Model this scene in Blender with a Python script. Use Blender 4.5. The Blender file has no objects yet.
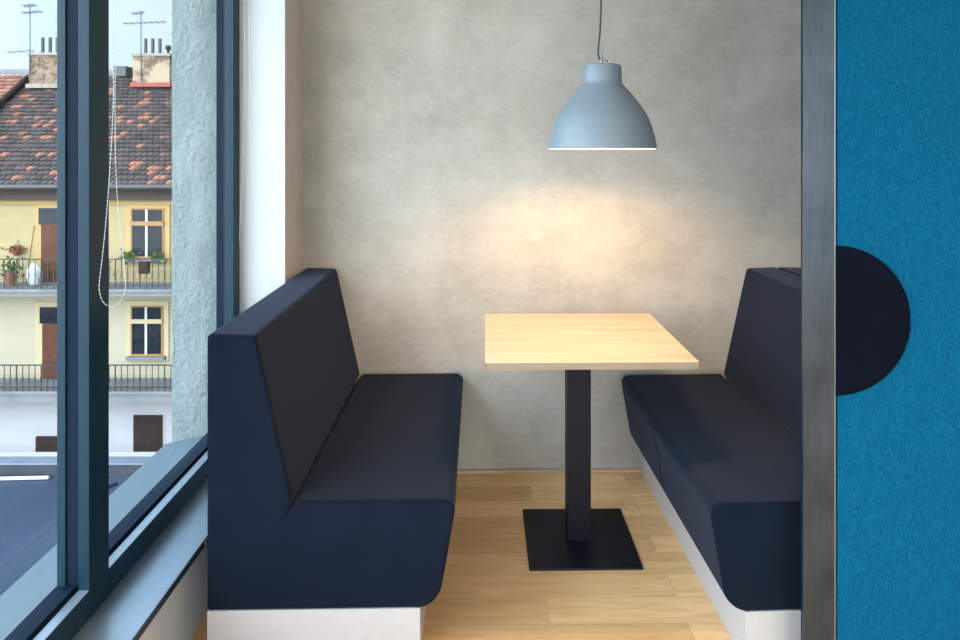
import bpy, bmesh, math, random
from mathutils import Vector, Matrix
random.seed(4)
scene = bpy.context.scene
C = bpy.context.collection
PI = math.pi

# ------------------------------------------------------------------ materials
def new_mat(name):
    m = bpy.data.materials.new(name); m.use_nodes = True
    nt = m.node_tree; nt.nodes.clear()
    out = nt.nodes.new('ShaderNodeOutputMaterial')
    b = nt.nodes.new('ShaderNodeBsdfPrincipled')
    nt.links.new(b.outputs[0], out.inputs[0])
    return m, nt, b, out

def N(nt, kind, **kw):
    n = nt.nodes.new(kind)
    for k, v in kw.items():
        if k in n.inputs: n.inputs[k].default_value = v
        else: setattr(n, k, v)
    return n

def coords(nt, scale=(1, 1, 1), kind='Object', rot=(0, 0, 0)):
    tc = nt.nodes.new('ShaderNodeTexCoord')
    mp = nt.nodes.new('ShaderNodeMapping')
    mp.inputs['Scale'].default_value = scale
    mp.inputs['Rotation'].default_value = rot
    nt.links.new(tc.outputs[kind], mp.inputs['Vector'])
    return mp.outputs[0]

def noise(nt, vec, scale, detail=4, rough=.55, dist=0):
    n = nt.nodes.new('ShaderNodeTexNoise')
    n.inputs['Scale'].default_value = scale; n.inputs['Detail'].default_value = detail
    n.inputs['Roughness'].default_value = rough; n.inputs['Distortion'].default_value = dist
    nt.links.new(vec, n.inputs['Vector'])
    return n.outputs['Fac']

def ramp(nt, fac, stops, interp='LINEAR'):
    r = nt.nodes.new('ShaderNodeValToRGB'); cr = r.color_ramp; cr.interpolation = interp
    while len(cr.elements) < len(stops): cr.elements.new(.5)
    for e, (p, c) in zip(cr.elements, stops):
        e.position = p; e.color = (*c, 1) if len(c) == 3 else c
    nt.links.new(fac, r.inputs[0])
    return r.outputs[0]

def mixc(nt, a, b, fac, mode='MIX'):
    m = nt.nodes.new('ShaderNodeMix'); m.data_type = 'RGBA'; m.blend_type = mode
    def put(sock, v):
        if isinstance(v, bpy.types.NodeSocket): nt.links.new(v, sock)
        elif isinstance(v, (int, float)): sock.default_value = v
        else: sock.default_value = (*v, 1)
    put(m.inputs[0], fac); put(m.inputs[6], a); put(m.inputs[7], b)
    return m.outputs[2]

def math_(nt, op, a, b=None):
    m = nt.nodes.new('ShaderNodeMath'); m.operation = op
    for i, v in enumerate((a, b)):
        if v is None: continue
        if isinstance(v, bpy.types.NodeSocket): nt.links.new(v, m.inputs[i])
        else: m.inputs[i].default_value = v
    return m.outputs[0]

def bump(nt, b, height, strength=.2, dist=.002):
    n = nt.nodes.new('ShaderNodeBump')
    n.inputs['Strength'].default_value = strength; n.inputs['Distance'].default_value = dist
    nt.links.new(height, n.inputs['Height']); nt.links.new(n.outputs[0], b.inputs['Normal'])

def simple(name, col, rough=.5, metal=0, nscale=40, amt=.12, bumps=.1, spec=.5):
    m, nt, b, _ = new_mat(name)
    f = noise(nt, coords(nt), nscale)
    lo = tuple(c * (1 - amt) for c in col); hi = tuple(min(1, c * (1 + amt)) for c in col)
    nt.links.new(ramp(nt, f, [(.3, lo), (.7, hi)]), b.inputs['Base Color'])
    b.inputs['Roughness'].default_value = rough; b.inputs['Metallic'].default_value = metal
    b.inputs['Specular IOR Level'].default_value = spec
    if bumps: bump(nt, b, f, bumps, .001)
    return m

def fabric(name, lo, hi, sheen, scale=420, tint=(.6, .7, 1)):
    m, nt, b, _ = new_mat(name)
    v = coords(nt)
    f = noise(nt, v, scale, 2, .6); g = noise(nt, v, 7, 3)
    mixf = math_(nt, 'ADD', math_(nt, 'MULTIPLY', f, .8), math_(nt, 'MULTIPLY', g, .2))
    nt.links.new(ramp(nt, mixf, [(.35, lo), (.65, hi)]), b.inputs['Base Color'])
    b.inputs['Roughness'].default_value = .9; b.inputs['Specular IOR Level'].default_value = .06
    b.inputs['Sheen Weight'].default_value = sheen; b.inputs['Sheen Roughness'].default_value = .45
    b.inputs['Sheen Tint'].default_value = (*tint, 1)
    bump(nt, b, f, .35, .0012)
    return m

M = {}
M['navy'] = fabric('navy_fabric', (.0030, .0055, .0122), (.0078, .0125, .0240), .09)
M['disc'] = fabric('dark_disc_felt', (.0015, .0025, .006), (.004, .0065, .014), .0)
M['navy_trim'] = fabric('navy_piping', (.003, .0045, .010), (.007, .010, .020), .02)

def mk_felt():
    m, nt, b, _ = new_mat('blue_felt')
    f = noise(nt, coords(nt, (1, 1, .22)), 640, 3, .6); g = noise(nt, coords(nt, (1, 1, .3)), 210, 3)
    h = math_(nt, 'ADD', math_(nt, 'MULTIPLY', f, .65), math_(nt, 'MULTIPLY', g, .35))
    nt.links.new(ramp(nt, h, [(.36, (.000, .054, .118)), (.52, (.001, .088, .175)), (.66, (.004, .132, .24))]), b.inputs['Base Color'])
    b.inputs['Roughness'].default_value = .95; b.inputs['Specular IOR Level'].default_value = .1
    bump(nt, b, h, .3, .0012)
    return m
M['felt'] = mk_felt()

def mk_limewash():
    m, nt, b, _ = new_mat('limewash_wall')
    a = noise(nt, coords(nt), 1.5, 7, .62, .4)
    s = noise(nt, coords(nt, (1.2, 1, 1.7)), 6, 7, .7)
    sp = noise(nt, coords(nt, (1, 1, 1.6)), 24, 6, .75)
    fine = noise(nt, coords(nt), 130, 4, .7)
    f = math_(nt, 'ADD', math_(nt, 'MULTIPLY', a, .55), math_(nt, 'ADD', math_(nt, 'MULTIPLY', s, .25), math_(nt, 'MULTIPLY', sp, .2)))
    c1 = ramp(nt, f, [(.38, (.29, .275, .24)), (.5, (.385, .365, .325)), (.62, (.48, .455, .41))])
    c2 = mixc(nt, c1, ramp(nt, fine, [(.3, (.33, .31, .27)), (.7, (.60, .58, .53))]), .12)
    nt.links.new(c2, b.inputs['Base Color'])
    b.inputs['Roughness'].default_value = .75; b.inputs['Specular IOR Level'].default_value = .3
    bump(nt, b, math_(nt, 'ADD', sp, math_(nt, 'MULTIPLY', fine, .5)), .35, .006)
    return m
M['limewash'] = mk_limewash()

def mk_floor():
    m, nt, b, _ = new_mat('oak_planks')
    tc = nt.nodes.new('ShaderNodeTexCoord')
    mp = nt.nodes.new('ShaderNodeMapping'); mp.inputs['Location'].default_value = (.52, -.116, 0)
    nt.links.new(tc.outputs['Object'], mp.inputs['Vector'])
    br = nt.nodes.new('ShaderNodeTexBrick'); br.offset = .37; br.offset_frequency = 2
    nt.links.new(mp.outputs[0], br.inputs['Vector'])
    br.inputs['Scale'].default_value = 1; br.inputs['Brick Width'].default_value = 1.15; br.inputs['Row Height'].default_value = .125
    br.inputs['Mortar Size'].default_value = .0009; br.inputs['Mortar Smooth'].default_value = .3; br.inputs['Bias'].default_value = 0
    br.inputs['Color1'].default_value = (0, 0, 0, 1); br.inputs['Color2'].default_value = (1, 1, 1, 1); br.inputs['Mortar'].default_value = (.5, .5, .5, 1)
    # offset the grain plank by plank
    cx = nt.nodes.new('ShaderNodeCombineXYZ')
    nt.links.new(math_(nt, 'MULTIPLY', br.outputs['Color'], 7.3), cx.inputs[0]); nt.links.new(math_(nt, 'MULTIPLY', br.outputs['Color'], 3.1), cx.inputs[2])
    va = nt.nodes.new('ShaderNodeVectorMath'); va.operation = 'ADD'
    nt.links.new(mp.outputs[0], va.inputs[0]); nt.links.new(cx.outputs[0], va.inputs[1])
    mp2 = nt.nodes.new('ShaderNodeMapping'); mp2.inputs['Scale'].default_value = (1, 9, 1); nt.links.new(va.outputs[0], mp2.inputs['Vector'])
    g1 = noise(nt, mp2.outputs[0], 3.2, 6, .6, .8)
    mp3 = nt.nodes.new('ShaderNodeMapping'); mp3.inputs['Scale'].default_value = (1, 30, 1); nt.links.new(va.outputs[0], mp3.inputs['Vector'])
    g2 = noise(nt, mp3.outputs[0], 5, 4, .6)
    g = math_(nt, 'ADD', math_(nt, 'MULTIPLY', g1, .65), math_(nt, 'MULTIPLY', g2, .35))
    wood = ramp(nt, g, [(.32, (.62, .36, .155)), (.5, (.78, .495, .24)), (.68, (.86, .60, .33))])
    tone = ramp(nt, br.outputs['Color'], [(0, (.82, .78, .73)), (.5, (1, .98, .96)), (1, (1.07, 1.07, 1.07))])
    c = mixc(nt, wood, tone, 1.0, 'MULTIPLY')
    c = mixc(nt, c, (.22, .13, .06), math_(nt, 'MULTIPLY', br.outputs['Fac'], .5))
    nt.links.new(c, b.inputs['Base Color'])
    b.inputs['Roughness'].default_value = .42; b.inputs['Specular IOR Level'].default_value = .4
    bump(nt, b, math_(nt, 'SUBTRACT', math_(nt, 'MULTIPLY', g, .3), br.outputs['Fac']), .15, .001)
    return m
M['floor'] = mk_floor()

def mk_beech(name, k=1.0, axis=(1, 14, 14)):
    m, nt, b, _ = new_mat(name)
    g1 = noise(nt, coords(nt, axis), 1.6, 6, .6, .3)
    g2 = noise(nt, coords(nt, tuple(a * 3 for a in axis)), 2.2, 4, .6)
    g = math_(nt, 'ADD', math_(nt, 'MULTIPLY', g1, .7), math_(nt, 'MULTIPLY', g2, .3))
    cs = [(.30, (.52, .345, .18)), (.5, (.645, .465, .31)), (.7, (.70, .545, .40))]
    nt.links.new(ramp(nt, g, [(p, tuple(x * k for x in c)) for p, c in cs]), b.inputs['Base Color'])
    b.inputs['Roughness'].default_value = .42; b.inputs['Specular IOR Level'].default_value = .35
    return m
M['beech'] = mk_beech('beech_laminate')
M['beech_shaded'] = mk_beech('beech_shaded_edge', .44)  # same beech laminate darkened: shade on the table edge put into the colour
M['trim_wood'] = mk_beech('trim_oak', .8, (1, 8, 8))

def mk_steel():
    m, nt, b, _ = new_mat('blackened_steel')
    f = noise(nt, coords(nt), 5, 6, .6, .5); g = noise(nt, coords(nt, (1, 1, .06)), 160, 3)
    h = math_(nt, 'ADD', math_(nt, 'MULTIPLY', f, .7), math_(nt, 'MULTIPLY', g, .3))
    nt.links.new(ramp(nt, h, [(.35, (.045, .058, .076)), (.65, (.090, .106, .130))]), b.inputs['Base Color'])
    b.inputs['Metallic'].default_value = .85
    nt.links.new(ramp(nt, f, [(.3, (.28,) * 3), (.7, (.42,) * 3)]), b.inputs['Roughness'])
    return m
M['steel'] = mk_steel()
M['frame'] = simple('anthracite_frame', (.007, .027, .044), .36, .05, 60, .08, .03, .2)
M['gasket'] = simple('black_gasket', (.006, .014, .028), .5, 0, 60, .1, .05, .06)
M['sillmetal'] = simple('sill_metal', (.42, .52, .63), .32, .8, 30, .05, .02)
M['outer_sill'] = simple('outer_sill_metal', (.105, .145, .175), .45, .2, 30, .05, .02)
M['bead_metal'] = simple('pale_anodised_bead', (.36, .45, .52), .35, .6, 30, .05, .02)
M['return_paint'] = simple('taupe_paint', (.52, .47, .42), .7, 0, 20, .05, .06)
M['sill_edge'] = simple('sill_edge', (.02, .03, .045), .5, .2, 30, .05, .02)
M['white'] = simple('white_paint', (.52, .545, .56), .6, 0, 60, .02, .05)
M['plinth'] = simple('plinth_laminate', (.47, .45, .445), .45, 0, 30, .03, .03)
M['ceiling'] = simple('ceiling_paint', (.78, .78, .77), .8, 0, 60, .02, .05)
M['roomwall'] = simple('room_wall_paint', (.46, .49, .535), .8, 0, 30, .03, .05)
M['table_metal'] = simple('black_powder_coat', (.0055, .0065, .012), .45, 0, 200, .2, .12, .18)
M['shade'] = simple('grey_blue_lacquer', (.165, .205, .24), .48, 0, 60, .02, .02)
M['lining'] = simple('white_lining', (.85, .82, .76), .5, 0, 60, .02, 0)
M['cord'] = simple('black_cord', (.012, .012, .013), .5, 0, 60, .1, .05)
M['lip'] = simple('bare_steel_edge', (.26, .27, .28), .35, .7, 60, .05, 0)
M['chrome'] = simple('chrome', (.24, .24, .25), .25, .95, 60, .03, 0)
M['bead'] = simple('pale_bead', (.50, .50, .51), .3, .3, 60, .03, 0)

def emit(name, col, s):
    m, nt, b, out = new_mat(name)
    b.inputs['Base Color'].default_value = (.9, .85, .8, 1)
    b.inputs['Emission Color'].default_value = (*col, 1); b.inputs['Emission Strength'].default_value = s
    return m
M['bulb'] = emit('warm_bulb', (1, .60, .28), 1250)
M['fill_glow'] = emit('fill_panel_glow', (1, .975, .945), 11)  # glow of the fill panels added above the unseen part of the room

def mk_glass():
    m, nt, b, out = new_mat('window_glass')
    nt.nodes.remove(b)
    tr = nt.nodes.new('ShaderNodeBsdfTransparent'); tr.inputs[0].default_value = (.955, .975, .98, 1)
    gl = nt.nodes.new('ShaderNodeBsdfGlossy'); gl.inputs['Roughness'].default_value = .0
    ge = nt.nodes.new('ShaderNodeNewGeometry'); dp = nt.nodes.new('ShaderNodeVectorMath'); dp.operation = 'DOT_PRODUCT'
    nt.links.new(ge.outputs['Normal'], dp.inputs[0]); nt.links.new(ge.outputs['Incoming'], dp.inputs[1])
    fz = math_(nt, 'POWER', math_(nt, 'SUBTRACT', 1.0, math_(nt, 'ABSOLUTE', dp.outputs['Value'])), 5.0)
    fz = math_(nt, 'ADD', math_(nt, 'MULTIPLY', fz, .4), .006)   # mirror share of the glass by angle
    mx = nt.nodes.new('ShaderNodeMixShader')
    nt.links.new(fz, mx.inputs[0]); nt.links.new(tr.outputs[0], mx.inputs[1]); nt.links.new(gl.outputs[0], mx.inputs[2])
    nt.links.new(mx.outputs[0], out.inputs[0])
    return m
M['glass'] = mk_glass()

def mk_plaster():
    m, nt, b, _ = new_mat('rough_plaster')
    f = noise(nt, coords(nt), 45, 6, .65); g = noise(nt, coords(nt, (1, 1, .5)), 9, 4, .6, .5)
    nt.links.new(ramp(nt, g, [(.3, (.155, .195, .195)), (.7, (.23, .275, .27))]), b.inputs['Base Color'])
    b.inputs['Roughness'].default_value = .9
    bump(nt, b, math_(nt, 'ADD', f, math_(nt, 'MULTIPLY', g, 1.2)), .9, .03)
    return m
M['plaster'] = mk_plaster()

def stained(name, col, dirt, lo=.45, hi=.75, scale=(.25, .25, 1.2)):
    m, nt, b, _ = new_mat(name)
    f = noise(nt, coords(nt, scale), 1.4, 7, .65)
    nt.links.new(ramp(nt, f, [(lo, col), (hi, dirt)]), b.inputs['Base Color'])
    b.inputs['Roughness'].default_value = .9
    bump(nt, b, f, .2, .01)
    return m
M['yellow'] = stained('yellow_render', (.30, .24, .125), (.25, .20, .10))
M['cream'] = stained('cream_render', (.33, .30, .215), (.285, .26, .19))
M['greywhite'] = stained('grey_white_render', (.31, .31, .325), (.265, .265, .28))
M['surround'] = stained('ochre_surround', (.36, .25, .10), (.31, .22, .10))
M['surround_cream'] = stained('cream_surround', (.38, .33, .20), (.33, .28, .17))
M['slab'] = stained('balcony_concrete', (.17, .18, .185), (.11, .112, .12), .4, .7, (1, 1, 1))
M['soffit'] = simple('soffit_boards', (.035, .024, .018), .8, 0, 20, .2, .1)
M['iron'] = simple('wrought_iron', (.035, .033, .036), .6, .3, 40, .2, .05)
M['brown_door'] = simple('brown_door_paint', (.085, .034, .022), .55, 0, 8, .2, .05, .1)
M['dark_brown'] = simple('dark_shutter', (.024, .014, .012), .6, 0, 12, .2, .05, .1)
M['ochre_wood'] = simple('ochre_window_wood', (.26, .135, .045), .6, 0, 12, .2, .05)
M['sash'] = simple('white_sash', (.40, .40, .40), .6, 0, 12, .05, .02)
M['dark_pane'] = simple('dark_pane', (.012, .016, .022), .15, 0, 6, .5, 0, .2)
M['flue'] = simple('grey_flue', (.062, .058, .06), .6, .3, 20, .2, .05)
M['antenna'] = simple('antenna_metal', (.05, .065, .095), .6, .0, 20, .1, 0)
M['pale_cap'] = simple('pale_cap', (.21, .195, .175), .9, 0, 8, .15, .1)
M['red_flash'] = simple('red_flashing', (.24, .050, .036), .8, 0, 6, .2, .1)
M['leaf'] = simple('leaf_green', (.04, .085, .018), .6, 0, 25, .5, .1)
M['dry_leaf'] = simple('dry_flower', (.15, .05, .02), .7, 0, 25, .5, .1)
M['terracotta'] = simple('terracotta', (.17, .075, .035), .8, 0, 14, .15, .1)
M['sack'] = simple('white_plastic_sack', (.42, .45, .50), .5, 0, 9, .12, .4)
M['pipe'] = simple('pale_pipe', (.62, .60, .56), .5, 0, 9, .1, .05)
M['hallbuild'] = simple('pale_far_building', (.62, .66, .70), .9, 0, 4, .1, .05)

def mk_brick():
    m, nt, b, _ = new_mat('chimney_brick')
    v = coords(nt, (1, 1, 1))
    a = noise(nt, v, 9, 5, .8)
    c = ramp(nt, a, [(.36, (.045, .028, .020)), (.47, (.12, .082, .052)), (.58, (.22, .16, .11)), (.66, (.21, .145, .09))])
    nt.links.new(c, b.inputs['Base Color']); b.inputs['Roughness'].default_value = .95
    bump(nt, b, a, .4, .03)
    return m
M['brick'] = mk_brick()
M['chimney_render'] = stained('peeling_chimney_render', (.29, .225, .15), (.10, .068, .045), .47, .57, (1.2, 1.2, 1.2))

def mk_tiles(name, base, mid, red, thr):
    m, nt, b, _ = new_mat(name)
    uv = nt.nodes.new('ShaderNodeUVMap')
    sx = nt.nodes.new('ShaderNodeSeparateXYZ'); nt.links.new(uv.outputs[0], sx.inputs[0])
    row = math_(nt, 'FLOOR', sx.outputs[1])
    xo = math_(nt, 'ADD', sx.outputs[0], math_(nt, 'MULTIPLY', math_(nt, 'MODULO', row, 2.0), .5))
    col = math_(nt, 'FLOOR', xo)
    cx = nt.nodes.new('ShaderNodeCombineXYZ'); nt.links.new(col, cx.inputs[0]); nt.links.new(row, cx.inputs[1])
    wn = nt.nodes.new('ShaderNodeTexWhiteNoise'); wn.noise_dimensions = '2D'; nt.links.new(cx.outputs[0], wn.inputs['Vector'])
    mp = nt.nodes.new('ShaderNodeMapping'); mp.inputs['Scale'].default_value = (.09, .13, 1); nt.links.new(cx.outputs[0], mp.inputs['Vector'])
    big = noise(nt, mp.outputs[0], 1.3, 3)
    k = math_(nt, 'ADD', math_(nt, 'MULTIPLY', wn.outputs['Value'], .75), math_(nt, 'MULTIPLY', math_(nt, 'SUBTRACT', big, .5), .8))
    c = ramp(nt, k, [(.0, base), (.45, mid), (thr, mid), (thr + .04, red), (1, tuple(x * 1.25 for x in red))])
    dirt = noise(nt, uv.outputs[0], 1.9, 4, .7)
    c = mixc(nt, c, ramp(nt, dirt, [(.3, (.62, .60, .60)), (.7, (1.15, 1.15, 1.15))]), 1.0, 'MULTIPLY')
    nt.links.new(c, b.inputs['Base Color']); b.inputs['Roughness'].default_value = .85
    # rounded tile profile across each column
    fx = math_(nt, 'FRACT', xo)
    prof = math_(nt, 'SINE', math_(nt, 'MULTIPLY', fx, PI))
    bump(nt, b, prof, .9, .05)
    return m
M['tiles'] = mk_tiles('dark_roof_tiles', (.028, .020, .019), (.062, .044, .040), (.30, .11, .06), .66)
M['red_tiles'] = mk_tiles('red_roof_tiles', (.14, .052, .040), (.20, .075, .052), (.27, .11, .075), .6)

def mk_bitumen():
    m, nt, b, _ = new_mat('bitumen_roof')
    tc = nt.nodes.new('ShaderNodeTexCoord')
    f = noise(nt, coords(nt, (1, .35, 1)), .55, 6, .65)
    fine = noise(nt, coords(nt), 9, 4, .7)
    sx = nt.nodes.new('ShaderNodeSeparateXYZ'); nt.links.new(tc.outputs['Object'], sx.inputs[0])
    wob = noise(nt, coords(nt), 1.2, 2)
    fx = math_(nt, 'FRACT', math_(nt, 'ADD', math_(nt, 'MULTIPLY', sx.outputs[0], 1.0), math_(nt, 'MULTIPLY', wob, .12)))
    seam = math_(nt, 'LESS_THAN', fx, .045)
    k = math_(nt, 'ADD', math_(nt, 'MULTIPLY', f, .8), math_(nt, 'MULTIPLY', fine, .2))
    c = ramp(nt, k, [(.35, (.020, .035, .066)), (.65, (.040, .062, .105))])
    c = mixc(nt, c, (.026, .033, .046), math_(nt, 'MULTIPLY', seam, .7))
    nt.links.new(c, b.inputs['Base Color']); b.inputs['Roughness'].default_value = .65
    bump(nt, b, math_(nt, 'ADD', math_(nt, 'MULTIPLY', fine, .4), seam), .4, .02)
    return m
M['bitumen'] = mk_bitumen()
M['parapet'] = simple('parapet_upstand', (.028, .034, .045), .7, 0, 3, .25, .1)
M['parapet_cap'] = simple('parapet_capping', (.17, .20, .26), .6, .05, 3, .1, .05)

# ------------------------------------------------------------------ mesh helpers
def link(name, bm, mat, parent=None, smooth=None, loc=(0, 0, 0), wn=False):
    me = bpy.data.meshes.new(name)
    bmesh.ops.recalc_face_normals(bm, faces=bm.faces)
    bm.to_mesh(me); bm.free()
    me.materials.append(mat)
    if smooth is not None:
        me.polygons.foreach_set('use_smooth', [True] * len(me.polygons))
        me.set_sharp_from_angle(angle=math.radians(smooth))
    o = bpy.data.objects.new(name, me); C.objects.link(o); o.location = loc
    if parent: o.parent = parent
    if wn:
        w = o.modifiers.new('wn', 'WEIGHTED_NORMAL'); w.keep_sharp = True
    return o

def box(bm, lo, hi, bev=0, seg=2):
    r = bmesh.ops.create_cube(bm, size=1)
    vs = r['verts']
    for v in vs:
        v.co = Vector([lo[i] + (v.co[i] + .5) * (hi[i] - lo[i]) for i in range(3)])
    if bev:
        es = list({e for v in vs for e in v.link_edges})
        bmesh.ops.bevel(bm, geom=es, offset=bev, segments=seg, affect='EDGES', profile=.5)

def bx(name, lo, hi, mat, parent=None, bev=0, loc=(0, 0, 0)):
    bm = bmesh.new(); box(bm, lo, hi, bev)
    return link(name, bm, mat, parent, 40 if bev else None, loc, wn=bool(bev))

def lathe(bm, prof, seg=64, cx=0, cy=0):
    rings = []
    for r, z in prof:
        rings.append([bm.verts.new((cx + r * math.cos(2 * PI * i / seg), cy + r * math.sin(2 * PI * i / seg), z)) for i in range(seg)])
    for a, b in zip(rings, rings[1:]):
        for i in range(seg):
            bm.faces.new((a[i], a[(i + 1) % seg], b[(i + 1) % seg], b[i]))
    return rings

def tube(bm, pts, r, seg=8, closed=False):
    pts = [Vector(p) for p in pts]; n = len(pts); rings = []
    prev = None
    for i, p in enumerate(pts):
        a = pts[i - 1] if (i or closed) else p; b = pts[(i + 1) % n] if (i < n - 1 or closed) else p
        t = (b - a).normalized()
        u = (prev - t * prev.dot(t)) if prev is not None else t.orthogonal()
        if u.length < 1e-5: u = t.orthogonal()
        u.normalize(); prev = u; w = t.cross(u)
        rings.append([bm.verts.new(p + r * (math.cos(2 * PI * k / seg) * u + math.sin(2 * PI * k / seg) * w)) for k in range(seg)])
    for i in range(n if closed else n - 1):
        a, b = rings[i], rings[(i + 1) % n]
        for k in range(seg):
            bm.faces.new((a[k], a[(k + 1) % seg], b[(k + 1) % seg], b[k]))
    if not closed:
        bm.faces.new(rings[0][::-1]); bm.faces.new(rings[-1])

def cyl(bm, p0, p1, r, seg=12): tube(bm, [p0, p1], r, seg)

def rounded(poly):
    """poly of (x, z, radius) -> list of 2D points with rounded corners"""
    out = []; n = len(poly)
    for i, (x, z, r) in enumerate(poly):
        p = Vector((x, z)); a = Vector(poly[i - 1][:2]); b = Vector(poly[(i + 1) % n][:2])
        if r <= 0: out.append(p); continue
        u = (a - p).normalized(); v = (b - p).normalized()
        ang = u.angle(v); d = r / math.tan(ang / 2)
        c = p + (u + v).normalized() * (r / math.sin(ang / 2))
        s = p + u * d; e = p + v * d
        a0 = math.atan2(s.y - c.y, s.x - c.x); a1 = math.atan2(e.y - c.y, e.x - c.x)
        da = (a1 - a0 + PI) % (2 * PI) - PI
        k = max(4, int(abs(da) / .16))
        for j in range(k + 1):
            t = a0 + da * j / k
            out.append(Vector((c.x + r * math.cos(t), c.y + r * math.sin(t))))
    return out

def tag(o, label=None, cat=None, group=None, kind=None):
    if label: o['label'] = label
    if cat: o['category'] = cat
    if group: o['group'] = group
    if kind: o['kind'] = kind
    return o

def empty(name, loc=(0, 0, 0), rz=0, **kw):
    o = bpy.data.objects.new(name, None); C.objects.link(o); o.empty_display_size = .1
    o.location = loc; o.rotation_euler = (0, 0, rz)
    return tag(o, **kw)

def struct(o): o['kind'] = 'structure'; return o

# ------------------------------------------------------------------ room shell
YW = 3.122; ZC = 2.85; XR = 4.6; YB = -4.2
struct(bx('floor', (-.87, YB, -.12), (XR, YW + .2, 0), M['floor']))
struct(bx('ceiling', (-1.3, YB - .2, ZC), (XR + .2, YW + .2, ZC + .2), M['ceiling']))
struct(bx('wall_back', (-.814, YW, -.12), (XR + .2, YW + .2, ZC), M['limewash']))
struct(bx('wall_right', (XR, YB, -.12), (XR + .2, YW, ZC), M['roomwall']))
for lo, hi, nm in (((-1.3, YB - .2, -.12), (-.6, YB, ZC), 'wall_front'), ((4.0, YB - .2, -.12), (XR + .2, YB, ZC), 'wall_front_pier'),
                   ((-.6, YB - .2, -.12), (4.0, YB, .30), 'wall_front_apron'), ((-.6, YB - .2, 2.62), (4.0, YB, ZC), 'wall_front_lintel')):
    struct(bx(nm, lo, hi, M['roomwall']))
struct(bx('baseboard_back', (-.812, YW - .018, 0), (XR, YW, .016), M['trim_wood'], bev=.004))
# left wall: pier beside the window, apron under the sill, lintel above the glass
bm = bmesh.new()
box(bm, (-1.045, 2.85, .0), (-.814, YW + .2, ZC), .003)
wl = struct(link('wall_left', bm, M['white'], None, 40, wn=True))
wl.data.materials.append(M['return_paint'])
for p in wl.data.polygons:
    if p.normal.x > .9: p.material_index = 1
struct(bx('wall_left_apron', (-1.02, YB, -.12), (-.87, 2.85, .245), M['white']))
struct(bx('wall_left_lintel', (-1.3, YB, 2.62), (-.95, 2.85, ZC), M['white']))
# outer plastered pier and the wall below the window
bm = bmesh.new()
box(bm, (-1.288, 2.87, -7.03), (-1.045, 5.5, 4.2), .006)
struct(link('wall_exterior', bm, M['plaster'], None, 40))
struct(bx('wall_exterior_apron', (-1.27, YB - .2, -7.03), (-1.02, 2.87, .20), M['plaster']))
# inner sill board
s = struct(bx('trim_1', (-1.0, YB, .2455), (-.853, 2.85, .265), M['sillmetal'], bev=.0015))
e = bx('sill_edge', (-.853, YB, .2455), (-.850, 2.85, .2645), M['sill_edge'], s)
# outer sloping sill
bm = bmesh.new()
vs = [bm.verts.new(p) for p in [(-1.05, YB, .300), (-1.31, YB, .245), (-1.31, YB, .205), (-1.05, YB, .205),
                                 (-1.05, 2.87, .300), (-1.31, 2.87, .245), (-1.31, 2.87, .205), (-1.05, 2.87, .205)]]
for f in [(0, 1, 5, 4), (1, 2, 6, 5), (2, 3, 7, 6), (3, 0, 4, 7), (0, 3, 2, 1), (4, 5, 6, 7)]: bm.faces.new([vs[i] for i in f])
struct(link('trim_2', bm, M['outer_sill']))

# window: frame with mullions, gaskets, panes
win = empty('window_1'); win['kind'] = 'structure'
ZT = 2.62; ZR = .335
bx('bottom_rail', (-1.028, YB, .265), (-1.0, 2.85, ZR), M['frame'], win, .002)
bx('bottom_rail_outer', (-1.085, YB, .265), (-1.034, 2.85, ZR + .012), M['gasket'], win, .002)
bx('top_rail', (-1.085, YB, ZT - .07), (-1.0, 2.85, ZT), M['frame'], win, .002)
bx('window_jamb', (-1.036, 2.78, ZR), (-1.0, 2.85, ZT - .07), M['frame'], win, .002)
bx('jamb_gasket', (-1.072, 2.79, ZR), (-1.0362, 2.85, ZT - .07), M['gasket'], win)
edges = [-3.95, -2.05, -.15, 1.767]
for y in edges:
    bx('mullion', (-1.0285, y, ZR), (-1.0, y + .093, ZT - .07), M['frame'], win, .002)
    bx('mullion_gasket', (-1.060, y + .006, ZR), (-1.0287, y + .087, ZT - .07), M['gasket'], win)
    bx('mullion_cover', (-1.082, y, ZR), (-1.0602, y + .093, ZT - .07), M['frame'], win, .002)
for a, b_ in zip(edges, edges[1:] + [2.78]):
    bx('glazing_bead', (-1.0275, a + .0935, ZR), (-1.0008, b_ - .0005, ZR + .002), M['bead_metal'], win)
    bx('glass_pane', (-1.048, a + .088, ZR - .01), (-1.036, b_ + .009, ZT - .06), M['glass'], win)
win2 = empty('window_2'); win2['kind'] = 'structure'
for z in (.30, 2.55): bx('window_rail', (-.6, YB - .12, z), (4.0, YB - .06, z + .07), M['frame'], win2, .002)
for x in (-.6, .90, 2.40, 3.93): bx('mullion', (x, YB - .12, .37), (x + .07, YB - .06, 2.55), M['frame'], win2, .002)
for x in (-.53, .97, 2.47): bx('glass_pane', (x, YB - .095, .37), (x + 1.46 - (.03 if x > 0 else 0), YB - .085, 2.55), M['glass'], win2)

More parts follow.
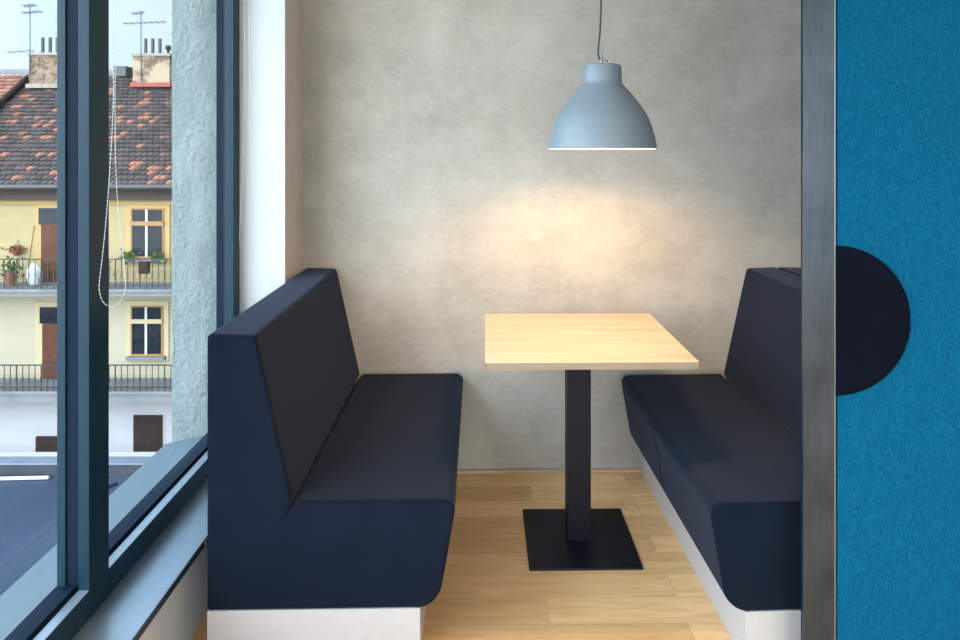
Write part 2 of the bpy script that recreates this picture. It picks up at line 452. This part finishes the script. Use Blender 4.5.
# ------------------------------------------------------------------ benches
BACK = [(0, .148, .014), (0, .933, .012), (.137, .929, .018), (.241, .458, .016), (.216, .410, 0), (.216, .148, 0)]
SEAT = [(.216, .148, 0), (.216, .410, 0), (.256, .457, .010), (.709, .457, .032), (.655, .148, .075)]
BLEN = 1.132
def outline(poly):
    pts = rounded(poly); n = len(pts); nrm = []
    for i in range(n):
        a, b = pts[i - 1], pts[(i + 1) % n]
        t1 = (pts[i] - a).normalized(); t2 = (b - pts[i]).normalized()
        n1 = Vector((t1.y, -t1.x)); n2 = Vector((t2.y, -t2.x))     # inward for clockwise order
        m = (n1 + n2).normalized() / max(.35, math.sqrt((1 + n1.dot(n2)) / 2))
        if abs(pts[i].x - .216) < 1e-4: m = Vector((0, 1 if pts[i].y < .2 else -.6))   # where seat and back meet
        nrm.append(m)
    return pts, nrm
def bench_body(sx, poly):
    pts, nrm = outline(poly); n = len(pts)
    r = .010; rings = []; bm = bmesh.new()
    ts = [i / 4 * PI / 2 for i in range(5)]
    seq = [(r * (1 - math.sin(t)), r * (1 - math.cos(t))) for t in reversed(ts)]
    spec = [(y, d) for y, d in seq] + [(BLEN - y, d) for y, d in reversed(seq)]
    for y, d in spec:
        rings.append([bm.verts.new((sx * (p.x + m.x * d), y, p.y + m.y * d)) for p, m in zip(pts, nrm)])
    for A, B in zip(rings, rings[1:]):
        for i in range(n):
            bm.faces.new((A[i], A[(i + 1) % n], B[(i + 1) % n], B[i]))
    bm.faces.new(rings[0]); bm.faces.new(rings[-1][::-1])
    return bm

def make_bench(sx, loc, rz, label, seam=False):
    root = empty('bench_seat' if False else 'upholstered_bench', loc, rz, label=label, cat='bench', group='booth benches')
    for nm, poly in (('backrest', BACK), ('seat', SEAT)):
        link(nm, bench_body(sx, poly), M['navy'], root, 28, wn=True)
    # piping along the edge of the visible end
    for nm, poly, par in (('back_piping', BACK, root.children[0]), ('seat_piping', SEAT, root.children[1])):
        pts, nrm = outline(poly)
        k = [i for i, p in enumerate(pts) if abs(p.x - .216) < 1e-4]
        run = pts[k[1] + 1:] + pts[:k[0]] if nm == 'back_piping' else pts[k[1]:]
        mm = nrm[k[1] + 1:] + nrm[:k[0]] if nm == 'back_piping' else nrm[k[1]:]
        bm = bmesh.new(); tube(bm, [(sx * (p.x + m.x * .0032), .0028, p.y + m.y * .0032) for p, m in zip(run, mm)], .0017, 6)
        link(nm, bm, M['navy_trim'], par, 60)
    pts = outline(SEAT)[0]
    if seam:
        path = [p for p in pts if p.x > .27 and p.y > .2]
        bm = bmesh.new(); tube(bm, [(sx * p.x, .585, p.y - .0005) for p in path], .0016, 6)
        link('seam', bm, M['navy_trim'], root, 60)
    bx('plinth', (min(0, sx * .604), .002, 0), (max(0, sx * .604), BLEN - .002, .1475), M['plinth'], root, .0015)
    return root
RZ = .0246
b1 = make_bench(1, (-.783, 1.966, 0), .008, 'dark navy upholstered booth bench standing beside the window')
b2 = make_bench(-1, (1.346, 1.956, 0), RZ, 'dark navy booth bench to the right of the table, partly hidden by the steel post', True)
b3 = make_bench(1, (1.351, 1.956, 0), RZ, 'navy bench back just showing back-to-back behind the right booth bench, beside the steel post')
bx('glide_clip', (-.006, .0, .335), (.0, .012, .352), M['cord'], b1, .002)

# ------------------------------------------------------------------ table
tb = empty('pedestal_table', (.357, 2.597, 0), 0, label='square beech-topped table on a black pedestal between the two benches', cat='table')
tt = bx('tabletop', (-.350, -.338, .737), (.354, .345, .760), M['beech'], tb, .0012)
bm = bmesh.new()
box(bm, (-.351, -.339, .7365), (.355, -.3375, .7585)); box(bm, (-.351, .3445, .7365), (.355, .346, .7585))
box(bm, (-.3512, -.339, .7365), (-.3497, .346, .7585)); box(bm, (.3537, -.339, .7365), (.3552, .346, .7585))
link('shaded_edge', bm, M['beech_shaded'], tt)  # thin strips carrying the shade-darkened beech
bx('column', (-.0435, -.0435, .008), (.0435, .0435, .737), M['table_metal'], tb, .003)
bx('base_plate', (-.197, -.212, 0), (.199, .188, .0085), M['table_metal'], tb, .002)
bx('mounting_plate', (-.14, -.14, .729), (.14, .14, .737), M['table_metal'], tb, .001)

# ------------------------------------------------------------------ pendant lamp
LX, LY, LZ = .4225, 2.45, 1.461
lamp = empty('pendant_lamp', (LX, LY, LZ), 0, label='grey-blue bell pendant lamp hanging over the table', cat='lamp')
prof = [(.1905, 0), (.1912, .004), (.1900, .012), (.1865, .035), (.181, .0567), (.1735, .082), (.165, .104), (.153, .128), (.138, .151), (.118, .178), (.0965, .203), (.083, .218), (.0735, .229), (.0705, .238), (.0700, .255), (.0695, .288), (.067, .2955), (.058, .299), (.0, .300)]
bm = bmesh.new(); lathe(bm, prof, 96); bmesh.ops.remove_doubles(bm, verts=bm.verts, dist=1e-5)
shade = link('lamp_shade', bm, M['shade'], lamp, 45)
inner = [(max(.0, r - .0025), z) for r, z in prof[:14] if True]
bm = bmesh.new()
lathe(bm, [(.1905, 0.0)] + [(r, z) for r, z in inner] + [(.0, .2375)], 96); bmesh.ops.remove_doubles(bm, verts=bm.verts, dist=1e-5)
link('shade_lining', bm, M['lining'], shade, 45)
bm = bmesh.new(); lathe(bm, [(0, .235), (.020, .235), (.020, .150), (.016, .146), (0, .146)], 24); bmesh.ops.remove_doubles(bm, verts=bm.verts, dist=1e-5)
link('bulb_socket', bm, M['lining'], lamp, 45)
bm = bmesh.new(); lathe(bm, [(0, .052), (.018, .056), (.024, .066), (.028, .082), (.025, .104), (.018, .128), (.0145, .146), (0, .146)], 32); bmesh.ops.remove_doubles(bm, verts=bm.verts, dist=1e-5)
link('light_bulb', bm, M['bulb'], lamp, 60)
# chrome cord hook and clamp
bm = bmesh.new()
lathe(bm, [(0, .299), (.012, .299), (.012, .303), (.005, .306), (.005, .314), (0, .314)], 20); bmesh.ops.remove_doubles(bm, verts=bm.verts, dist=1e-5)
tube(bm, [(.011 * math.cos(2 * PI * i / 20), 0, .318 + .009 * math.sin(2 * PI * i / 20)) for i in range(20)], .002, 6, True)
tube(bm, [(0, .010 * math.cos(2 * PI * i / 20), .316 + .008 * math.sin(2 * PI * i / 20)) for i in range(20)], .0018, 6, True)
tube(bm, [(-.001, 0, .326), (.001, 0, .338), (.0015, 0, .347)], .0028, 6)
cyl(bm, (-.014, 0, .311), (-.020, 0, .318), .003, 8); cyl(bm, (.014, 0, .311), (.021, 0, .316), .003, 8)
link('cord_hook', bm, M['chrome'], lamp, 45)
cp = [(-.008, 0, .318), (-.0125, 0, .335), (-.013, 0, .352), (-.010, 0, .38), (-.006, 0, .42), (-.003, 0, .50), (0, 0, .65), (.001, 0, .9), (0, 0, ZC - LZ - .02)]
bm = bmesh.new(); tube(bm, cp, .0034, 10)
link('cord', bm, M['cord'], lamp, 60)
bm = bmesh.new(); lathe(bm, [(0, ZC - LZ), (.055, ZC - LZ), (.055, ZC - LZ - .02), (.045, ZC - LZ - .028), (0, ZC - LZ - .028)], 40); bmesh.ops.remove_doubles(bm, verts=bm.verts, dist=1e-5)
link('ceiling_rose', bm, M['shade'], lamp, 45)

# ------------------------------------------------------------------ partition with felt panel
part = empty('felt_partition', (.949, 1.85, 0), 0, label='steel-edged blue felt partition screen in front of the benches', cat='partition')
bx('steel_post', (-.0885, -.008, 0), (-.004, 0, ZC), M['steel'], part, .0012)
bx('post_lip', (-.004, -.006, 0), (.0005, .03, ZC), M['lip'], part, .0008)
bx('panel_core', (-.075, .0005, 0), (.0, .035, ZC), M['gasket'], part)
bx('felt_panel', (.006, -.002, 0), (1.6, .035, ZC), M['felt'], part, .004)
bm = bmesh.new()
R = .2015; sg = 64; zc = .996
arc = [(R * math.sin(t), R * math.cos(t)) for t in [PI * i / sg for i in range(sg + 1)]]
def arc_ring(y, d): return [bm.verts.new((.0012 + max(0, x * (1 - d / R)), y, zc + z * (1 - d / R))) for x, z in arc]
rg = [arc_ring(-.002, 0), arc_ring(-.007, 0), arc_ring(-.0095, .001), arc_ring(-.011, .0035), arc_ring(-.0115, .007)]
for A, B in zip(rg, rg[1:]):
    for i in range(sg): bm.faces.new((A[i], A[i + 1], B[i + 1], B[i]))
    bm.faces.new((A[-1], A[0], B[0], B[-1]))
bm.faces.new(rg[-1]); bm.faces.new(rg[0][::-1])
o = link('half_disc_pad', bm, M['disc'], part, 45)
o['label'] = 'dark navy half-disc pad'

# ------------------------------------------------------------------ bead chains of the blinds
def bead_chain(name, loc, path, label):
    bm = bmesh.new()
    pts = [Vector((x, 0, z)) for x, z in path]
    # resample by Catmull-Rom
    dense = []
    for i in range(len(pts) - 1):
        p0 = pts[max(i - 1, 0)]; p1 = pts[i]; p2 = pts[i + 1]; p3 = pts[min(i + 2, len(pts) - 1)]
        for k in range(40):
            t = k / 40
            dense.append(.5 * ((2 * p1) + (p2 - p0) * t + (2 * p0 - 5 * p1 + 4 * p2 - p3) * t * t + (3 * p1 - p0 - 3 * p2 + p3) * t ** 3))
    dense.append(pts[-1])
    beads = [dense[0]]; step = .0105; left = step
    for a, b in zip(dense, dense[1:]):
        L = (b - a).length; at = left
        while at <= L:
            beads.append(a.lerp(b, at / L)); at += step
        left = at - L
    for p in beads:
        bmesh.ops.create_icosphere(bm, subdivisions=1, radius=.0018, matrix=Matrix.Translation(p))
    o = link(name, bm, M['bead'], None, 180, loc)
    bm = bmesh.new(); tube(bm, dense[::6], .0005, 5)
    c = link('chain_cord', bm, M['bead'], o, 60)
    return tag(o, label, 'blind chain', 'blind chains')
loopA = [(-.928, 2.62), (-.930, 1.83), (-.925, 1.60), (-.933, 1.42), (-.945, 1.26), (-.958, 1.14), (-.960, 1.11), (-.951, 1.08), (-.932, 1.068), (-.911, 1.078), (-.896, 1.11), (-.899, 1.17), (-.908, 1.26), (-.917, 1.36), (-.921, 1.50), (-.920, 1.83), (-.921, 2.62)]
bead_chain('bead_chain', (.011, 1.72, 0), loopA, 'white bead chain loop hanging against the dark window mullion')
loopB = [(-.940, 2.62), (-.941, 1.8), (-.946, 1.45), (-.952, 1.25), (-.960, 1.13), (-.955, 1.09), (-.940, 1.078), (-.918, 1.077), (-.906, 1.09), (-.904, 1.15), (-.910, 1.3), (-.920, 1.6), (-.926, 2.62)]
bead_chain('bead_chain', (.012, 2.70, 0), loopB, 'white bead chain loop hanging against the white window reveal')

# ------------------------------------------------------------------ fill panels added on the unseen ceiling
for x, y in [(.6, -.7), (2.6, -.7), (.6, -2.7), (2.6, -2.7)]:
    cl = empty('fill_panel', (x, y, ZC - .03), 0, label='square flat fill panel added on the unseen ceiling', cat='fill light', group='added fill panels')
    bx('fill_frame', (-.31, -.31, .004), (.31, .31, .03), M['white'], cl)
    bx('fill_emitter', (-.29, -.29, 0), (.29, .29, .0039), M['fill_glow'], cl)

# ------------------------------------------------------------------ outside: flat roof, parapet, house
YAW = .0144
ROOFZ = -7.03
struct(bx('flat_roof', (-30, -12, ROOFZ - .3), (-1.27, 18.0, ROOFZ), M['bitumen']))
pp = struct(bx('parapet', (-30, 18.0, ROOFZ), (4, 18.35, -6.70), M['parapet']))
bx('parapet_cap', (-30, 17.97, -6.70), (4, 18.38, -6.66), M['parapet_cap'], pp)
bm = bmesh.new(); cyl(bm, (-13.9, 17.75, ROOFZ + .05), (-11.55, 17.85, ROOFZ + .06), .045, 12)
tag(link('roof_pipe', bm, M['pipe'], None, 60), 'pale pipe lying on the dark flat roof below the window', 'pipe')
bm = bmesh.new(); tube(bm, [(-10.15, 16.9, ROOFZ + .03), (-9.9, 17.2, ROOFZ + .035), (-9.65, 17.6, ROOFZ + .03)], .03, 8)
tag(link('roof_cable', bm, M['cord'], None, 60), 'short dark cable lying on the flat roof, seen through the far pane', 'cable')

YF = 19.5; YBAL = 18.4
house = empty('apartment_house', (-12, YF, ROOFZ), 0, label='yellow apartment house with balconies and a dark tiled roof outside the window', cat='building')
OX, OY, OZ = -12, YF, ROOFZ
def P(p): return (p[0] - OX, p[1] - OY, p[2] - OZ)
def hb(name, lo, hi, mat, parent=house, bev=0):
    return bx(name, P(lo), P(hi), mat, parent, bev)
XL, XRR = -26, 2
hb('upper_wall', (XL, YF, -2.3), (XRR, YF + 8, .50), M['yellow'])
hb('middle_wall', (XL, YF + .001, -5.0), (XRR, YF + 8, -2.3), M['cream'])
hb('lower_wall', (XL, YF + .002, ROOFZ), (XRR, YF + 8, -5.0), M['greywhite'])
hb('cornice', (XL, YF - .10, -.02), (XRR, YF, .10), M['surround'])
hb('soffit', (XL, 18.95, .40), (XRR, YF, .52), M['soffit'])
hb('eave_shade', (XL, YF - .30, .10), (XRR, YF, .42), M['soffit'])  # dark band added to stand for the shadow under the eave
bm = bmesh.new(); cyl(bm, P((XL, 18.86, .50)), P((XRR, 18.86, .50)), .075, 10)
link('gutter', bm, M['flue'], house, 60)

# tiled roofs: stepped rows of tiles
def tiled(name, x0, x1, y0, z0, y1, z1, rowlen, tw, mat, th=.05):
    bm = bmesh.new(); uv = bm.loops.layers.uv.new('UVMap')
    L = math.hypot(y1 - y0, z1 - z0); n = int(round(L / rowlen))
    d = Vector((0, y1 - y0, z1 - z0)).normalized(); nn = Vector((0, -d.z, d.y))
    base = Vector(P((0, y0, z0)))
    xa, xb = x0 - OX, x1 - OX
    for i in range(n):
        a = base + d * (i * L / n) + nn * th; b = base + d * ((i + 1) * L / n) + nn * .004; lo = base + d * (i * L / n)
        def q(p, x): return bm.verts.new((x, p.y, p.z))
        f = bm.faces.new((q(a, xa), q(a, xb), q(b, xb), q(b, xa)))
        for l, (u, v) in zip(f.loops, [(x0 / tw, i + .01), (x1 / tw, i + .01), (x1 / tw, i + .98), (x0 / tw, i + .98)]): l[uv].uv = (u + 500, v)
        g = bm.faces.new((q(lo, xa), q(lo, xb), q(a, xb), q(a, xa)))
        for l, (u, v) in zip(g.loops, [(x0 / tw, i + .01), (x1 / tw, i + .01), (x1 / tw, i + .2), (x0 / tw, i + .2)]): l[uv].uv = (u + 500, v)
    # body under the tiles
    vs = [bm.verts.new((x, p.y, p.z)) for x in (xa, xb) for p in (base, base + d * L, base + d * L + Vector((0, 0, -1.2)), base + Vector((0, .2, -.05)))]
    for f in [(0, 1, 2, 3), (7, 6, 5, 4), (0, 3, 7, 4), (1, 5, 6, 2), (2, 6, 7, 3)]: bm.faces.new([vs[k] for k in f])
    me = bpy.data.meshes.new(name); bm.to_mesh(me); bm.free(); me.materials.append(mat)
    o = bpy.data.objects.new(name, me); C.objects.link(o); o.parent = house
    return o
tiled('tiled_roof', -15.82, XRR, 18.85, .55, 23.6, 3.98, .215, .17, M['tiles'])
tiled('red_tiled_roof', XL, -15.84, 18.85, .80, 23.4, 4.06, .235, .24, M['red_tiles'])
bm = bmesh.new()
tube(bm, [P((-15.80, 18.85, .74)), P((-15.80, 23.4, 4.0))], .10, 8)
link('verge_board', bm, M['dark_brown'], house, 60)
bm = bmesh.new(); cyl(bm, P((-15.8, 23.6, 4.0)), P((XRR, 23.6, 4.0)), .09, 10)
link('ridge_tiles', bm, M['tiles'], house, 60)

def chimney(x0, x1, y0, y1, z0, z1, mat, pipes, zp, flash):
    c = hb('chimney', (x0, y0, z0), (x1, y1, z1), mat)
    hb('chimney_cap', (x0 - .04, y0 - .04, z1), (x1 + .04, y1 + .04, z1 + .09), M['pale_cap'], c)
    hb('chimney_flashing', (x0 - .06, y0 - .07, z0 - .05), (x1 + .06, y0, z0 + .09), flash, c)
    for px in pipes:
        bm = bmesh.new(); cyl(bm, P((px, (y0 + y1) / 2, z1 + .05)), P((px, (y0 + y1) / 2, zp)), .055, 12)
        link('flue_pipe', bm, M['flue'], c, 60)
    return c
chimney(-15.47, -14.27, 22.9, 23.5, 3.62, 4.66, M['brick'], (-15.20, -14.95, -14.71), 5.30, M['pale_cap'])
c2 = chimney(-12.02, -10.80, 22.9, 23.5, 3.66, 4.64, M['chimney_render'], (-11.74, -11.50, -11.26), 5.26, M['red_flash'])
bm = bmesh.new(); lathe(bm, [(0, 4.7), (.05, 4.7), (.04, 4.85), (.09, 4.9), (.09, 5.02), (0, 5.05)], 14); bmesh.ops.translate(bm, verts=bm.verts, vec=Vector(P((-10.98, 23.2, 0)))); bmesh.ops.remove_doubles(bm, verts=bm.verts, dist=1e-5)
link('chimney_pot', bm, M['cord'], c2, 60)
hb('roof_vent', (-12.55, 22.7, 3.95), (-12.15, 23.2, 4.28), M['flue'])

# openings of the facade
def opening(name, x0, x1, z0, z1, sur, margin=.12):
    f = hb(name, (x0 - margin, YF - .05, z0 - (margin if 'window' in name else 0)), (x1 + margin, YF + .02, z1 + margin), sur)
    return f
def window(x0, x1, z0, z1, frame, sur, bar):
    w = hb('window', (x0 - .15, YF - .045, z0 - .14), (x1 + .15, YF + .02, z1 + .14), sur)
    hb('window_frame', (x0, YF - .075, z0), (x1, YF + .01, z1), frame, w)
    zt = z1 - (z1 - z0) * .30; xm = (x0 + x1) / 2
    for a, b in ((x0 + .05, xm - .02), (xm + .02, x1 - .05)):
        hb('pane', (a, YF - .088, z0 + .07), (b, YF - .07, zt - .07), M['dark_pane'], w)
        hb('pane', (a, YF - .088, zt + .05), (b, YF - .07, z1 - .04), M['dark_pane'], w)
    hb('window_mullion', (xm - .032, YF - .115, z0 + .05), (xm + .032, YF - .08, z1 - .03), M['sash'], w)
    hb('window_transom', (x0, YF - .125, zt - .065), (x1, YF - .08, zt + .055), bar, w)
    hb('window_ledge', (x0 - .08, YF - .17, z0 - .09), (x1 + .08, YF - .04, z0), M['slab'], w)
    return w
window(-10.27, -9.33, -1.55, -.13, M['ochre_wood'], M['surround'], M['ochre_wood'])
window(-10.27, -9.36, -4.30, -2.88, M['ochre_wood'], M['surround_cream'], M['surround_cream'])
window(-6.6, -5.66, -1.55, -.13, M['ochre_wood'], M['surround'], M['ochre_wood'])
window(-6.6, -5.66, -4.30, -2.88, M['ochre_wood'], M['surround_cream'], M['surround_cream'])
window(-16.9, -15.96, -1.55, -.13, M['ochre_wood'], M['surround'], M['ochre_wood'])
window(-16.9, -15.96, -4.30, -2.88, M['ochre_wood'], M['surround_cream'], M['surround_cream'])
def door(x0, x1, z0, z1, sur):
    d = hb('door', (x0 - .22, YF - .045, z0), (x1 + .22, YF + .02, z1 + .14), sur)
    hb('door_transom', (x0 - .08, YF - .07, z1 - .46), (x1, YF + .01, z1), M['dark_pane'], d)
    hb('door_leaf', (x0, YF - .08, z0), (x1, YF + .01, z1 - .47), M['brown_door'], d)
    for k in range(2):
        hb('door_panel', (x0 + .12, YF - .095, z0 + .2 + k * .75), (x1 - .12, YF - .075, z0 + .8 + k * .75), M['brown_door'], d, .01)
door(-12.78, -11.85, -2.22, -.13, M['surround'])
door(-12.75, -11.85, -4.94, -2.92, M['surround_cream'])
hb('cellar_door', (-12.95, YF - .06, -7.0), (-11.8, YF + .02, -6.62), M['dark_brown'])
hb('cellar_hatch', (-12.95, YF - .055, -6.70), (-11.9, YF + .01, -6.58), M['dark_brown'])
hb('low_window', (-10.2, YF - .05, -7.0), (-9.4, YF + .02, -5.98), M['dark_brown'])
hb('wall_lamp', (-13.4, YF - .16, -5.55), (-13.15, YF, -5.35), M['flue'])

def balcony(zt, zb, zrail):
    b = hb('balcony', (XL, YBAL, zb), (XRR, YF, zt), M['slab'])
    hb('balcony_edge', (XL, YBAL - .06, zt - .06), (XRR, YBAL, zt + .015), M['slab'], b)
    bm = bmesh.new()
    y = YBAL + .05
    for z in (zrail, zt + .10): box(bm, P((XL, y - .015, z - .014)), P((XRR, y + .015, z + .014)))
    x = XL
    k = 0
    while x < XRR:
        w = .012 if k % 4 == 0 else .008
        box(bm, P((x - w, y - w, zt)), P((x + w, y + w, zrail)))
        if True:
            m = (zt + .1 + zrail) / 2 - .08
            pts = [P((x + .082 + .06 * math.cos(t), y, m + .12 * math.sin(t))) for t in [2 * PI * i / 10 for i in range(10)]]
            tube(bm, pts, .004, 4, True)
        x += .165; k += 1
    link('railing', bm, M['iron'], b)
    return b
balcony(-2.22, -2.40, -1.42)
balcony(-4.94, -5.22, -4.25)

# antennas
def antenna(name, x, y, z0, z1, bars, label):
    a = empty(name, (x, y, z0), 0, label=label, cat='antenna', group='rooftop antennas')
    bm = bmesh.new(); cyl(bm, (0, 0, 0), (0, 0, z1 - z0), .016, 8)
    link('mast', bm, M['antenna'], a, 60)
    for (dz, xl, xr, nel) in bars:
        bm = bmesh.new()
        cyl(bm, (xl, 0, z1 - z0 - dz), (xr, 0, z1 - z0 - dz + .06), .009, 6)
        for i in range(nel):
            t = (i + .5) / nel; xx = xl + (xr - xl) * t; zz = z1 - z0 - dz + .06 * t
            cyl(bm, (xx, -.22, zz), (xx, .22, zz), .008, 5); cyl(bm, (xx, 0, zz - .05), (xx, 0, zz + .05), .008, 5)
        link('antenna_boom', bm, M['antenna'], a, 60)
    return a
antenna('television_antenna', -15.40, 22.86, 3.9, 6.30, [(.03, -.22, .20, 5), (.25, -.26, .40, 6), (1.55, -.75, .15, 3)], 'tall antenna at the left end of the speckled brick chimney')
antenna('television_antenna', -14.85, 23.56, 4.0, 6.45, [(.4, -.05, .16, 3), (.55, -.05, .16, 3), (1.0, -.08, .12, 2)], 'antenna rising behind the flue pipes of the speckled brick chimney')
antenna('television_antenna', -11.72, 22.86, 3.7, 6.12, [(.1, -.3, .10, 4), (.42, -.6, .85, 7)], 'antenna in front of the cream chimney, between its flue pipes')
antenna('television_antenna', -10.93, 23.56, 4.0, 6.2, [(.75, -.12, .05, 2), (1.3, -.1, .05, 2)], 'thin mast behind the cream chimney beside the plaster pier')
# pale building far behind the roofs
fb = empty('far_building', (-27, 40, ROOFZ), 0, label='pale flat-roofed building far behind the red tiled roof', cat='building')
bx('far_wall', (-10, 0, 0), (7.0, 8, 13.0), M['hallbuild'], fb)
bx('far_roof_slab', (-10.3, -.3, 13.0), (7.3, 8.3, 13.25), M['slab'], fb)

# plants, sack and planter on the balconies
def leaves(bm, c, spread, n, size):
    for _ in range(n):
        p = Vector(c) + Vector([random.gauss(0, 1) * s for s in spread])
        a = Vector((random.uniform(-1, 1), random.uniform(-1, 1), random.uniform(-1, 1))).normalized()
        b = a.orthogonal().normalized()
        L = size * random.uniform(.6, 1.3)
        w = a.cross(b) * .01
        q = [p - a * L, p + b * L * .4 + w, p + a * L, p - b * L * .4 + w]
        bm.faces.new([bm.verts.new(v) for v in q])
def potted(name, loc, label, pot_h=.28, spread=(.16, .1, .12), n=120, mat='leaf', lift=.1, cat='plant', pot=True):
    r = empty(name, loc, 0, label=label, cat=cat)
    if pot:
        bm = bmesh.new(); lathe(bm, [(0, 0), (.11, 0), (.15, pot_h), (.165, pot_h), (.165, pot_h + .03), (.13, pot_h + .03), (0, pot_h - .02)], 18); bmesh.ops.remove_doubles(bm, verts=bm.verts, dist=1e-5)
        link('pot', bm, M['terracotta'], r, 45)
    bm = bmesh.new(); leaves(bm, (0, 0, pot_h + lift), spread, n, .07)
    link('foliage', bm, M[mat], r)
    return r
potted('potted_plant', (-13.22, 18.82, -2.22), 'bushy potted plant on the upper balcony beside the white sack', .40, (.16, .09, .14), 150, 'leaf', .06)
hp = empty('hanging_basket', (-13.45, YF - .12, -1.33), 0, label='rust-brown hanging flower basket on the yellow wall beside the door', cat='plant')
bm = bmesh.new(); lathe(bm, [(0, -.14), (.07, -.12), (.13, 0), (.14, .03), (.0, .02)], 16); bmesh.ops.remove_doubles(bm, verts=bm.verts, dist=1e-5)
link('basket', bm, M['dry_leaf'], hp, 45)
bm = bmesh.new(); leaves(bm, (0, 0, .06), (.14, .05, .05), 60, .06); link('foliage', bm, M['dry_leaf'], hp)
bm = bmesh.new(); tube(bm, [(-.1, 0, .03), (0, .08, .30), (.1, 0, .03)], .008, 5); link('hanger', bm, M['iron'], hp)
bm = bmesh.new()
bmesh.ops.create_uvsphere(bm, u_segments=20, v_segments=14, radius=1)
for v in bm.verts:
    z = v.co.z; k = 1 + .12 * math.sin(5 * math.atan2(v.co.y, v.co.x) + 3 * z)
    top = 1 if z < .5 else 1 - (z - .5) * .9
    v.co = Vector((v.co.x * .19 * k * top, v.co.y * .15 * k * top, max(z, -.8) * .36 + .288))
sk = link('rubbish_sack', bm, M['sack'], None, 180, (-12.62, 18.9, -2.22))
tag(sk, 'white sack standing on the upper balcony in front of the brown door', 'sack')
bm = bmesh.new(); cyl(bm, (0, 0, 0), (.02, .30, 1.6), .014, 8)
br = link('broom', bm, M['terracotta'], None, 60, (-12.98, 19.10, -2.22)); tag(br, 'thin brown broomstick leaning on the yellow wall behind the balcony railing', 'broom')
for x, lab in ((-10.25, 'bigger'), (-9.47, 'smaller')):
    potted('window_plant', (x, YF - .15, -1.55), ('bigger' if lab == 'bigger' else 'smaller') + ' green plant on the ledge of the upper house window, ' + ('nearer the bead chain' if lab == 'bigger' else 'nearer the plaster pier'), .02, (.14 if lab == 'bigger' else .09, .05, .09), 90, 'leaf', .04, pot=False)
potted('trailing_plant', (-10.45, 18.44, -1.75), 'green trailing plant hanging on the upper balcony railing', .0, (.12, .03, .16), 70, 'leaf', .0, pot=False)
bx_ = bx('letter_box', (-.13, -.06, -.17), (.13, .06, .15), M['dark_brown'], None, .01, (-9.35, YBAL - .02, -1.62))
tag(bx_, 'small dark box hung on the upper balcony railing under the house window', 'box')

# the street side stands slightly askew to the room
RR = Matrix.Rotation(-YAW, 4, 'Z')
for o in bpy.data.objects:
    if o.parent is None and (o.location.y > 10 or o.name in ('flat_roof', 'parapet', 'roof_pipe', 'roof_cable')):
        o.location = RR @ (o.location + Vector((.06, 0, 0))); o.rotation_euler.z -= YAW

# ------------------------------------------------------------------ light
w = bpy.data.worlds.new('sky'); scene.world = w; w.use_nodes = True
nt = w.node_tree; nt.nodes.clear()
out = nt.nodes.new('ShaderNodeOutputWorld'); bg = nt.nodes.new('ShaderNodeBackground')
tc = nt.nodes.new('ShaderNodeTexCoord')
sp = nt.nodes.new('ShaderNodeSeparateXYZ'); nt.links.new(tc.outputs['Generated'], sp.inputs[0])
grad = ramp(nt, sp.outputs[2], [(0, (.72, .84, .90)), (.10, (.66, .84, .95)), (.30, (.55, .78, .98)), (1, (.45, .65, .95))])
cl = noise(nt, coords(nt, (1, 1, 3), 'Generated'), 2.2, 6, .6)
grad = mixc(nt, grad, (.80, .88, .93), ramp(nt, cl, [(.42, (0, 0, 0)), (.7, (1, 1, 1))]))
dv = nt.nodes.new('ShaderNodeVectorMath'); dv.operation = 'DOT_PRODUCT'
dv.inputs[1].default_value = Vector((-.88, -.32, .36)).normalized()
nt.links.new(tc.outputs['Generated'], dv.inputs[0])
lobe = math_(nt, 'POWER', math_(nt, 'MAXIMUM', dv.outputs['Value'], 0.0), 3.0)
dv2 = nt.nodes.new('ShaderNodeVectorMath'); dv2.operation = 'DOT_PRODUCT'
dv2.inputs[1].default_value = Vector((.05, -.93, .34)).normalized()
nt.links.new(tc.outputs['Generated'], dv2.inputs[0])
lobe2 = math_(nt, 'POWER', math_(nt, 'MAXIMUM', dv2.outputs['Value'], 0.0), 5.0)
lobe = math_(nt, 'ADD', lobe, math_(nt, 'MULTIPLY', lobe2, 1.0))
strength = math_(nt, 'ADD', math_(nt, 'MULTIPLY', lobe, 13.0), 1.65)
grad = mixc(nt, grad, (1.0, .86, .72), math_(nt, 'MULTIPLY', lobe2, .5))   # warm hazy brightness low behind the house
nt.links.new(grad, bg.inputs[0]); nt.links.new(strength, bg.inputs[1]); nt.links.new(bg.outputs[0], out.inputs[0])

# ------------------------------------------------------------------ camera
cam = bpy.data.cameras.new('camera'); co = bpy.data.objects.new('camera', cam); C.objects.link(co)
co.location = (0, 0, 1.45); co.rotation_euler = (PI / 2, 0, -YAW)
cam.sensor_width = 36; cam.lens = 36 * 690 / 960
cam.shift_x = -13 / 960; cam.shift_y = -168 / 960
cam.clip_start = .05; cam.clip_end = 300
scene.camera = co
vs = scene.view_settings
vs.view_transform = 'Standard'; vs.look = 'None'; vs.gamma = 1; vs.use_curve_mapping = False; vs.exposure = -0.45
